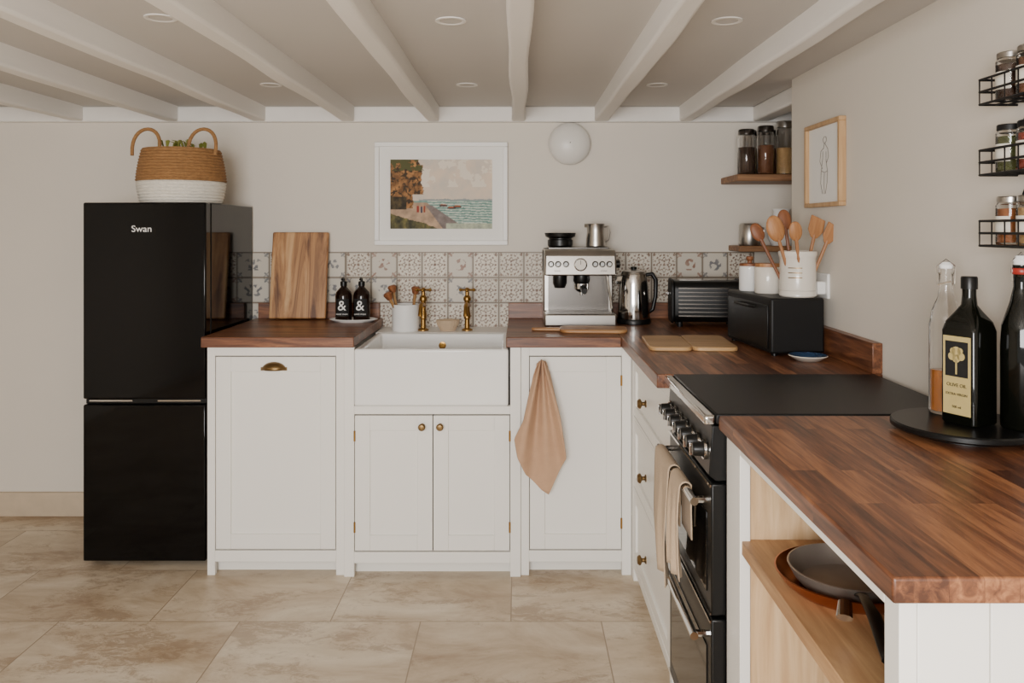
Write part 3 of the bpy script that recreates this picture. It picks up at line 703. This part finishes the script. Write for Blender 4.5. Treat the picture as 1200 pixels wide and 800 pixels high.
t=thing('framed_sketch','small oak framed line drawing hanging on the wall','picture',(XR,2.695,1.408),R(-90))
w=.155; h=.285
G().box(-w,w,-.024,0,0,.014).box(-w,w,-.024,0,h-.014,h).box(-w,-w+.014,-.024,0,.014,h-.014).box(w-.014,w,-.024,0,.014,h-.014).obj('frame',m_frame,parent=t,bevel=.002)
G().box(-w+.012,w-.012,-.010,0,.012,h-.012).obj('paper',m_mat,parent=t,smooth=False)
g=G()
def ln(p): g.tube([(a*1.5,-.0108,b*1.06-.004) for a,b in p],.0011,5)
ln([(0.005,.205),(.013,.212),(.010,.224),(.0,.226),(-.008,.218),(-.004,.207),(.005,.205)])
ln([(0,.205),(-.004,.190),(-.02,.182),(-.026,.15),(-.012,.125)]); ln([(.004,.203),(.02,.185),(.024,.16),(.012,.14)])
ln([(-.008,.18),(-.010,.155),(-.018,.12),(-.022,.08),(-.010,.045)]); ln([(.010,.178),(.010,.15),(.018,.115),(.016,.08),(.006,.045)])
ln([(-.018,.12),(.0,.112),(.018,.116)]); ln([(0,.11),(-.002,.08),(.0,.045)])
g.obj('drawing',m_pencil,parent=t,label='grey line sketch of a standing figure')

t=thing('wall_lamp','round white opal wall lamp','lamp',(.239,YW,1.728))
G().lathe([(0,0),(.078,0),(.080,.010),(.078,.014),(0,.014)],40,axis='-y').obj('lamp_base',m_white,parent=t)
G().lathe([(.092,.0145),(.098,.022),(.097,.034),(.086,.052),(.062,.068),(.03,.076),(0,.078)],48,axis='-y').obj('lamp_shade',m_lens,parent=t,label='opal dome cover')
G().cyl(.003,.077,.0785,axis='-y').obj('screw',m_dsteel,parent=t)

dl=None
for x_,y_ in ((-.183,2.18),(-.958,2.15),(.568,2.18),(-.97,3.15),(-.20,3.15),(.546,3.15)):
    if dl is None:
        dl=thing('ceiling_downlight','round white recessed ceiling downlight','ceiling light',(x_,y_,ZC),group='recessed ceiling downlights')
        G().lathe([(.030,-.0005),(.042,-.0005),(.042,-.003),(.034,-.004),(.030,-.002)],32).obj('bezel',m_beam,parent=dl)
        G().lathe([(0,-.001),(.030,-.001),(.029,-.002),(0,-.002)],28).obj('lens',m_ceil,parent=dl)
    else: dup(dl,(x_,y_,ZC))

# ------------------------------------------------------------ range cooker (faces -X): local x -> -Y world, local -y -> -X
yc=(1.785+2.281)/2; w=(2.281-1.785)/2-.001
t=thing('range_cooker','black freestanding cooker with chrome trim and two oven doors','cooker',(.445,yc,0),R(-90))
G().box(-w,w,.022,.57,.06,.897).obj('body',m_black,parent=t,bevel=.003)
G().box(-w,w,-.004,.57,.898,.9215).obj('lid',m_hob,parent=t,bevel=.004,label='closed black hob lid')
G().box(-w,w,-.030,-.0045,.896,.9185).obj('front_trim',m_chrome,parent=t,bevel=.006,seg=3,label='chrome front edge rail')
cp=G().prism([(-.012,.895),(.022,.895),(.022,.772),(-.004,.772),(-.020,.785)],-w,w,axis='x').obj('control_panel',m_black,parent=t,bevel=.002)
for i in range(7):
    kx=-w+.045+i*(2*w-.09)/6
    k=G().lathe([(0,0),(.019,0),(.020,.004),(.0165,.008),(.0155,.026),(.013,.030),(0,.030)],20,axis='-y').obj('control_knob',m_black,parent=cp,loc=(kx,-.018,.832))
    G().lathe([(.0195,-.001),(.0235,.0),(.023,.006),(.0195,.005)],20,axis='-y').obj('ring',m_chrome,parent=k)
    G().box(-.003,.003,-.036,-.028,-.014,.014).obj('grip',m_chrome,parent=k,bevel=.001)
def odoor(z0,z1):
    d=G().box(-w+.003,w-.003,-.014,.021,z0,z1).obj('oven_door',m_black,parent=t,bevel=.004)
    G().box(-w+.04,w-.04,-.0165,-.0135,z0+.04,z1-.075).obj('door_window',m_bglass,parent=d,bevel=.001)
    G().box(-w+.003,w-.003,-.0172,-.0142,z1-.008,z1-.002).obj('top_trim',m_chrome,parent=d)
    G().box(-w+.003,w-.003,-.0172,-.0142,z0+.002,z0+.007).obj('bottom_trim',m_chrome,parent=d)
    hz=z1-.045
    g=G().tube([(-w+.02,-.048,hz),(w-.02,-.048,hz)],.0095,12)
    for sx in (-1,1): g.tube([(sx*(w-.035),-.012,hz),(sx*(w-.035),-.048,hz)],.008,8)
    g.obj('door_handle',m_chrome,parent=d)
odoor(.470,.765); odoor(.085,.462)
G().box(-w+.01,w-.01,.012,.03,.0,.08).obj('plinth',m_black,parent=t)
hx=.445-.048; hz=.72
def hang(label,y0,y1,zf,zb_,mat,off=.014,seed=0):
    path=[]
    n1=14
    for i in range(n1+1): path.append((-off-.004*math.sin(math.pi*i/n1)*1.5, (zf-hz)+(-(zf-hz))*i/n1, 1-i/n1))
    for i in range(1,6):
        a=math.pi*i/6; path.append((-off*math.cos(a),off*math.sin(a),0))
    for i in range(0,6): path.append((off-.002,-(hz-zb_)*i/5,0))
    m=len(path)-1; ww=(y1-y0)/2
    def f(u,v):
        k=min(m,int(round(v*m))); px,pz,fr=path[k]
        s=1+.06*fr
        return (px-(.008*math.sin(u*11+seed)+.005*math.sin(u*23+seed*2))*fr*(1 if px<0 else 0), (u*2-1)*ww*s+.004*math.sin(pz*30+seed), pz)
    return G().grid(f,28,m).obj('tea_towel',mat,loc=(hx,(y0+y1)/2,hz),solid=.003,recalc=False,label=label,cat='towel',group='tea towels on the cooker handle')
hang('beige linen tea towel draped over the cooker handle',2.03,2.225,.43,.58,m_beige,.015,1)
hang('narrow beige linen tea towel folded over the cooker handle',1.895,2.005,.50,.60,m_beige,.015,2.3)

# towel hung from door knob: soft folds fanning from the knob
Ls=[(-.010,.026),(-.024,-.02),(-.042,-.10),(-.062,-.19),(-.096,-.262),(-.084,-.325),(-.052,-.395),(.006,-.452)]
Rs=[(.026,.026),(.040,-.02),(.058,-.10),(.078,-.18),(.090,-.26),(.100,-.330),(.074,-.385),(.034,-.470)]
def ip(T,v):
    q=v*(len(T)-1); i=min(len(T)-2,int(q)); f=q-i; return (T[i][0]*(1-f)+T[i+1][0]*f,T[i][1]*(1-f)+T[i+1][1]*f)
def ht(u,v):
    l=ip(Ls,v); r=ip(Rs,v)
    x=l[0]*(1-u)+r[0]*u; z=l[1]*(1-u)+r[1]*u
    z+=.012*math.sin(u*math.pi)*(1-v)
    e=math.sin(math.pi*min(1,.12+v*.88))**.5
    ang=math.atan2(x-.008,.06-z)
    fold=math.sin(ang*26+.6)*.55+math.sin(ang*13-.8+z*3)*.5+.25*noise.noise(Vector((x*14,z*9,2)))
    y=-.026-(.006+.020*e)*fold-.004*(1-v)
    return (x,min(y,.010),z)
G().grid(ht,60,50).obj('hand_towel',m_peach,loc=(.082,3.058,.80),solid=.003,recalc=False,label='peach linen towel hanging from the cabinet knob',cat='towel')

# ------------------------------------------------------------ tray with bottles
t=thing('round_tray','round black wooden tray holding the oil bottles','tray',(.897,1.615,ZT+.0003))
G().lathe([(0,0),(.095,0),(.095,.006),(.130,.010),(.135,.014),(.135,.022),(.132,.025),(0,.025)],56).obj('tray_body',m_black,parent=t)
zt=ZT+.0258
t=thing('swing_top_bottle','clear glass swing-top bottle with amber liquid','bottle',(.906,1.698,zt),group='bottles on the round tray')
G().lathe([(0,0),(.031,0),(.033,.004),(.033,.185),(.028,.215),(.016,.245),(.0135,.262),(.0135,.292),(.016,.296),(.016,.304),(.011,.304),(.011,.262),(.025,.213),(.0305,.183),(.0305,.006),(0,.006)],32).obj('glass_body',m_glass,parent=t)
G().lathe([(0,.0065),(.030,.0065),(.030,.092),(0,.092)],32).obj('liquid',m_juice,parent=t)
G().lathe([(0,.3045),(.013,.3045),(.014,.312),(.008,.318),(0,.318)],20).obj('stopper',m_cer,parent=t)
G().tube([(-.018,0,.27),(-.019,0,.31),(0,0,.324),(.019,0,.31),(.018,0,.27),(.0,-.018,.278),(-.018,0,.27)],.0014,6).obj('wire_clip',m_chrome,parent=t)
t=thing('olive_oil_bottle','dark green square olive oil bottle with a gold label','bottle',(.904,1.607,zt),R(-64),group='bottles on the round tray')
def sq(h,a,rr_,z,n=4):
    pts=[]
    for cx_,cy_,a0 in ((a-rr_,-a+rr_,-90),(a-rr_,a-rr_,0),(-a+rr_,a-rr_,90),(-a+rr_,-a+rr_,180)):
        for i in range(n+1):
            q=R(a0+90*i/n); pts.append((cx_+rr_*math.cos(q),cy_+rr_*math.sin(q),z))
    return pts
g=G(); rings=[]
for a_,r_,z_ in ((.034,.008,0),(.037,.009,.004),(.037,.009,.185),(.034,.014,.203),(.024,.02,.222),(.015,.0149,.236),(.013,.0129,.256),(.013,.0129,.270)):
    rings.append([g.bm.verts.new(p) for p in sq(0,a_,r_,z_)])
for A_,B_ in zip(rings,rings[1:]):
    n=len(A_)
    for i in range(n): g.bm.faces.new([A_[i],A_[(i+1)%n],B_[(i+1)%n],B_[i]])
g.bm.faces.new(rings[0][::-1]); g.bm.faces.new(rings[-1])
g.obj('bottle_body',m_green,parent=t)
G().lathe([(0,.268),(.0155,.268),(.0155,.290),(.014,.293),(0,.293)],24).obj('cap',m_black,parent=t)
lb=G().box(-.029,.029,-.0385,-.0372,.02,.175).obj('label',m_gold,parent=t,label='gold label with a tree')
G().box(-.024,.024,-.0392,-.0383,.095,.165).obj('label_panel',m_ink,parent=lb)
g=G().box(-.0015,.0015,-.0402,-.0390,.100,.130)
for q in ((0,.145,.010),(-.009,.135,.008),(.010,.136,.008),(0,.131,.008),(-.007,.146,.006),(.008,.147,.006)): g.cyl(q[2],.0390,.0402,c=(q[0],0,q[1]),axis='-y',seg=14)
g.obj('tree_emblem',m_gold,parent=lb)
text('label_text','OLIVE OIL',.0095,m_ink,lb,(0,-.0388,.078),(R(90),0,0))
text('label_text','EXTRA VIRGIN',.007,m_ink,lb,(0,-.0388,.060),(R(90),0,0))
text('label_text','500 ml',.007,m_ink,lb,(0,-.0388,.035),(R(90),0,0))
t=thing('swing_top_bottle','dark glass bottle with a red and white swing-top stopper','bottle',(.980,1.562,zt),group='bottles on the round tray')
G().lathe([(0,0),(.033,0),(.036,.004),(.036,.16),(.034,.20),(.020,.245),(.0135,.275),(.0135,.305),(.016,.309),(.016,.318),(0,.318)],32).obj('bottle_body',m_green,parent=t)
G().lathe([(0,.3185),(.013,.3185),(.015,.326),(.010,.336),(0,.338)],20).obj('stopper',m_cer,parent=t)
G().lathe([(.0165,.300),(.018,.303),(.018,.310),(.0165,.312)],20).obj('seal',m_red,parent=t)
G().tube([(-.018,0,.285),(-.019,0,.325),(0,0,.342),(.019,0,.325),(.018,0,.285)],.0014,6).obj('wire_clip',m_chrome,parent=t)

# ------------------------------------------------------------ spice rack (local: x -> toward camera)
t=thing('spice_rack','black wire three-tier spice rack fixed to the wall','rack',(XR,1.45,1.295),R(-90))
L2=.215; dp=.082
for k in range(3):
    z=k*.146; g=G()
    for zz in (.004,.030,.055):
        g.tube([(-L2,-.003,z+zz),(-L2,-dp,z+zz),(L2,-dp,z+zz),(L2,-.003,z+zz)],.0026,6)
    for i in range(11):
        x_=-L2+i*2*L2/10; g.tube([(x_,-.003,z+.004),(x_,-dp,z+.004),(x_,-dp,z+.055)],.0018,6)
    for y_ in (-.025,-.05): g.tube([(-L2,y_,z+.004),(L2,y_,z+.004)],.0018,6)
    g.obj('basket_tier',m_blackmat,parent=t)
g=G()
for x_ in (-L2+.04,L2-.04):
    g.tube([(x_,-.003,0),(x_,-.003,.38)],.003,6)
    for z in (.075,.221):
        g.tube([(x_+.02*math.sin(a),-.004,z+.03-.02*math.cos(a)) for a in [R(q) for q in range(0,300,25)]],.002,6)
g.obj('rack_frame',m_blackmat,parent=t)
gs='spice jars in the wire rack'
for k in range(3):
    zz=1.295+k*.146+.0065
    for i in range(6):
        yy=1.45+L2-.038-i*.068
        c=m_sp[(i*2+k*3)%7]; lm=m_blackmat if k==1 else m_steel
        j=jar('small glass spice jar with a paper label and lid',XR-.042,yy,zz,.026,.098,c,lm,gs,.75,'spice_jar')
        G().grid(lambda u,v:(-.0264*math.cos(R(-60+120*u)),-.0264*math.sin(R(-60+120*u)),.022+.036*v),10,1).obj('paper_label',m_label,parent=j)

# ------------------------------------------------------------ camera, light
cam=bpy.data.cameras.new('camera'); co=bpy.data.objects.new('camera',cam); COL.objects.link(co)
co.location=(0,0,H); co.rotation_euler=(R(90),0,0)
cam.sensor_width=36; cam.sensor_fit='HORIZONTAL'; cam.lens=F/1200*36
cam.shift_x=-7/1200; cam.shift_y=-132/1200; cam.clip_start=.05
bpy.context.scene.camera=co
w_=bpy.data.worlds.new('world'); bpy.context.scene.world=w_; w_.use_nodes=True
bg=w_.node_tree.nodes['Background']; bg.inputs[0].default_value=(1.0,.98,.95,1); bg.inputs[1].default_value=.85
def area(name,loc,tgt,sx,sy,e,col):
    l=bpy.data.lights.new(name,'AREA'); l.shape='RECTANGLE'; l.size=sx; l.size_y=sy; l.energy=e; l.color=col
    o=bpy.data.objects.new(name,l); COL.objects.link(o); o.location=loc
    o.rotation_euler=(Vector(tgt)-Vector(loc)).to_track_quat('-Z','Y').to_euler()
area('window_light',(-.5,-1.3,1.35),(.45,3.0,.75),1.3,.9,125,(1.0,.985,.965))
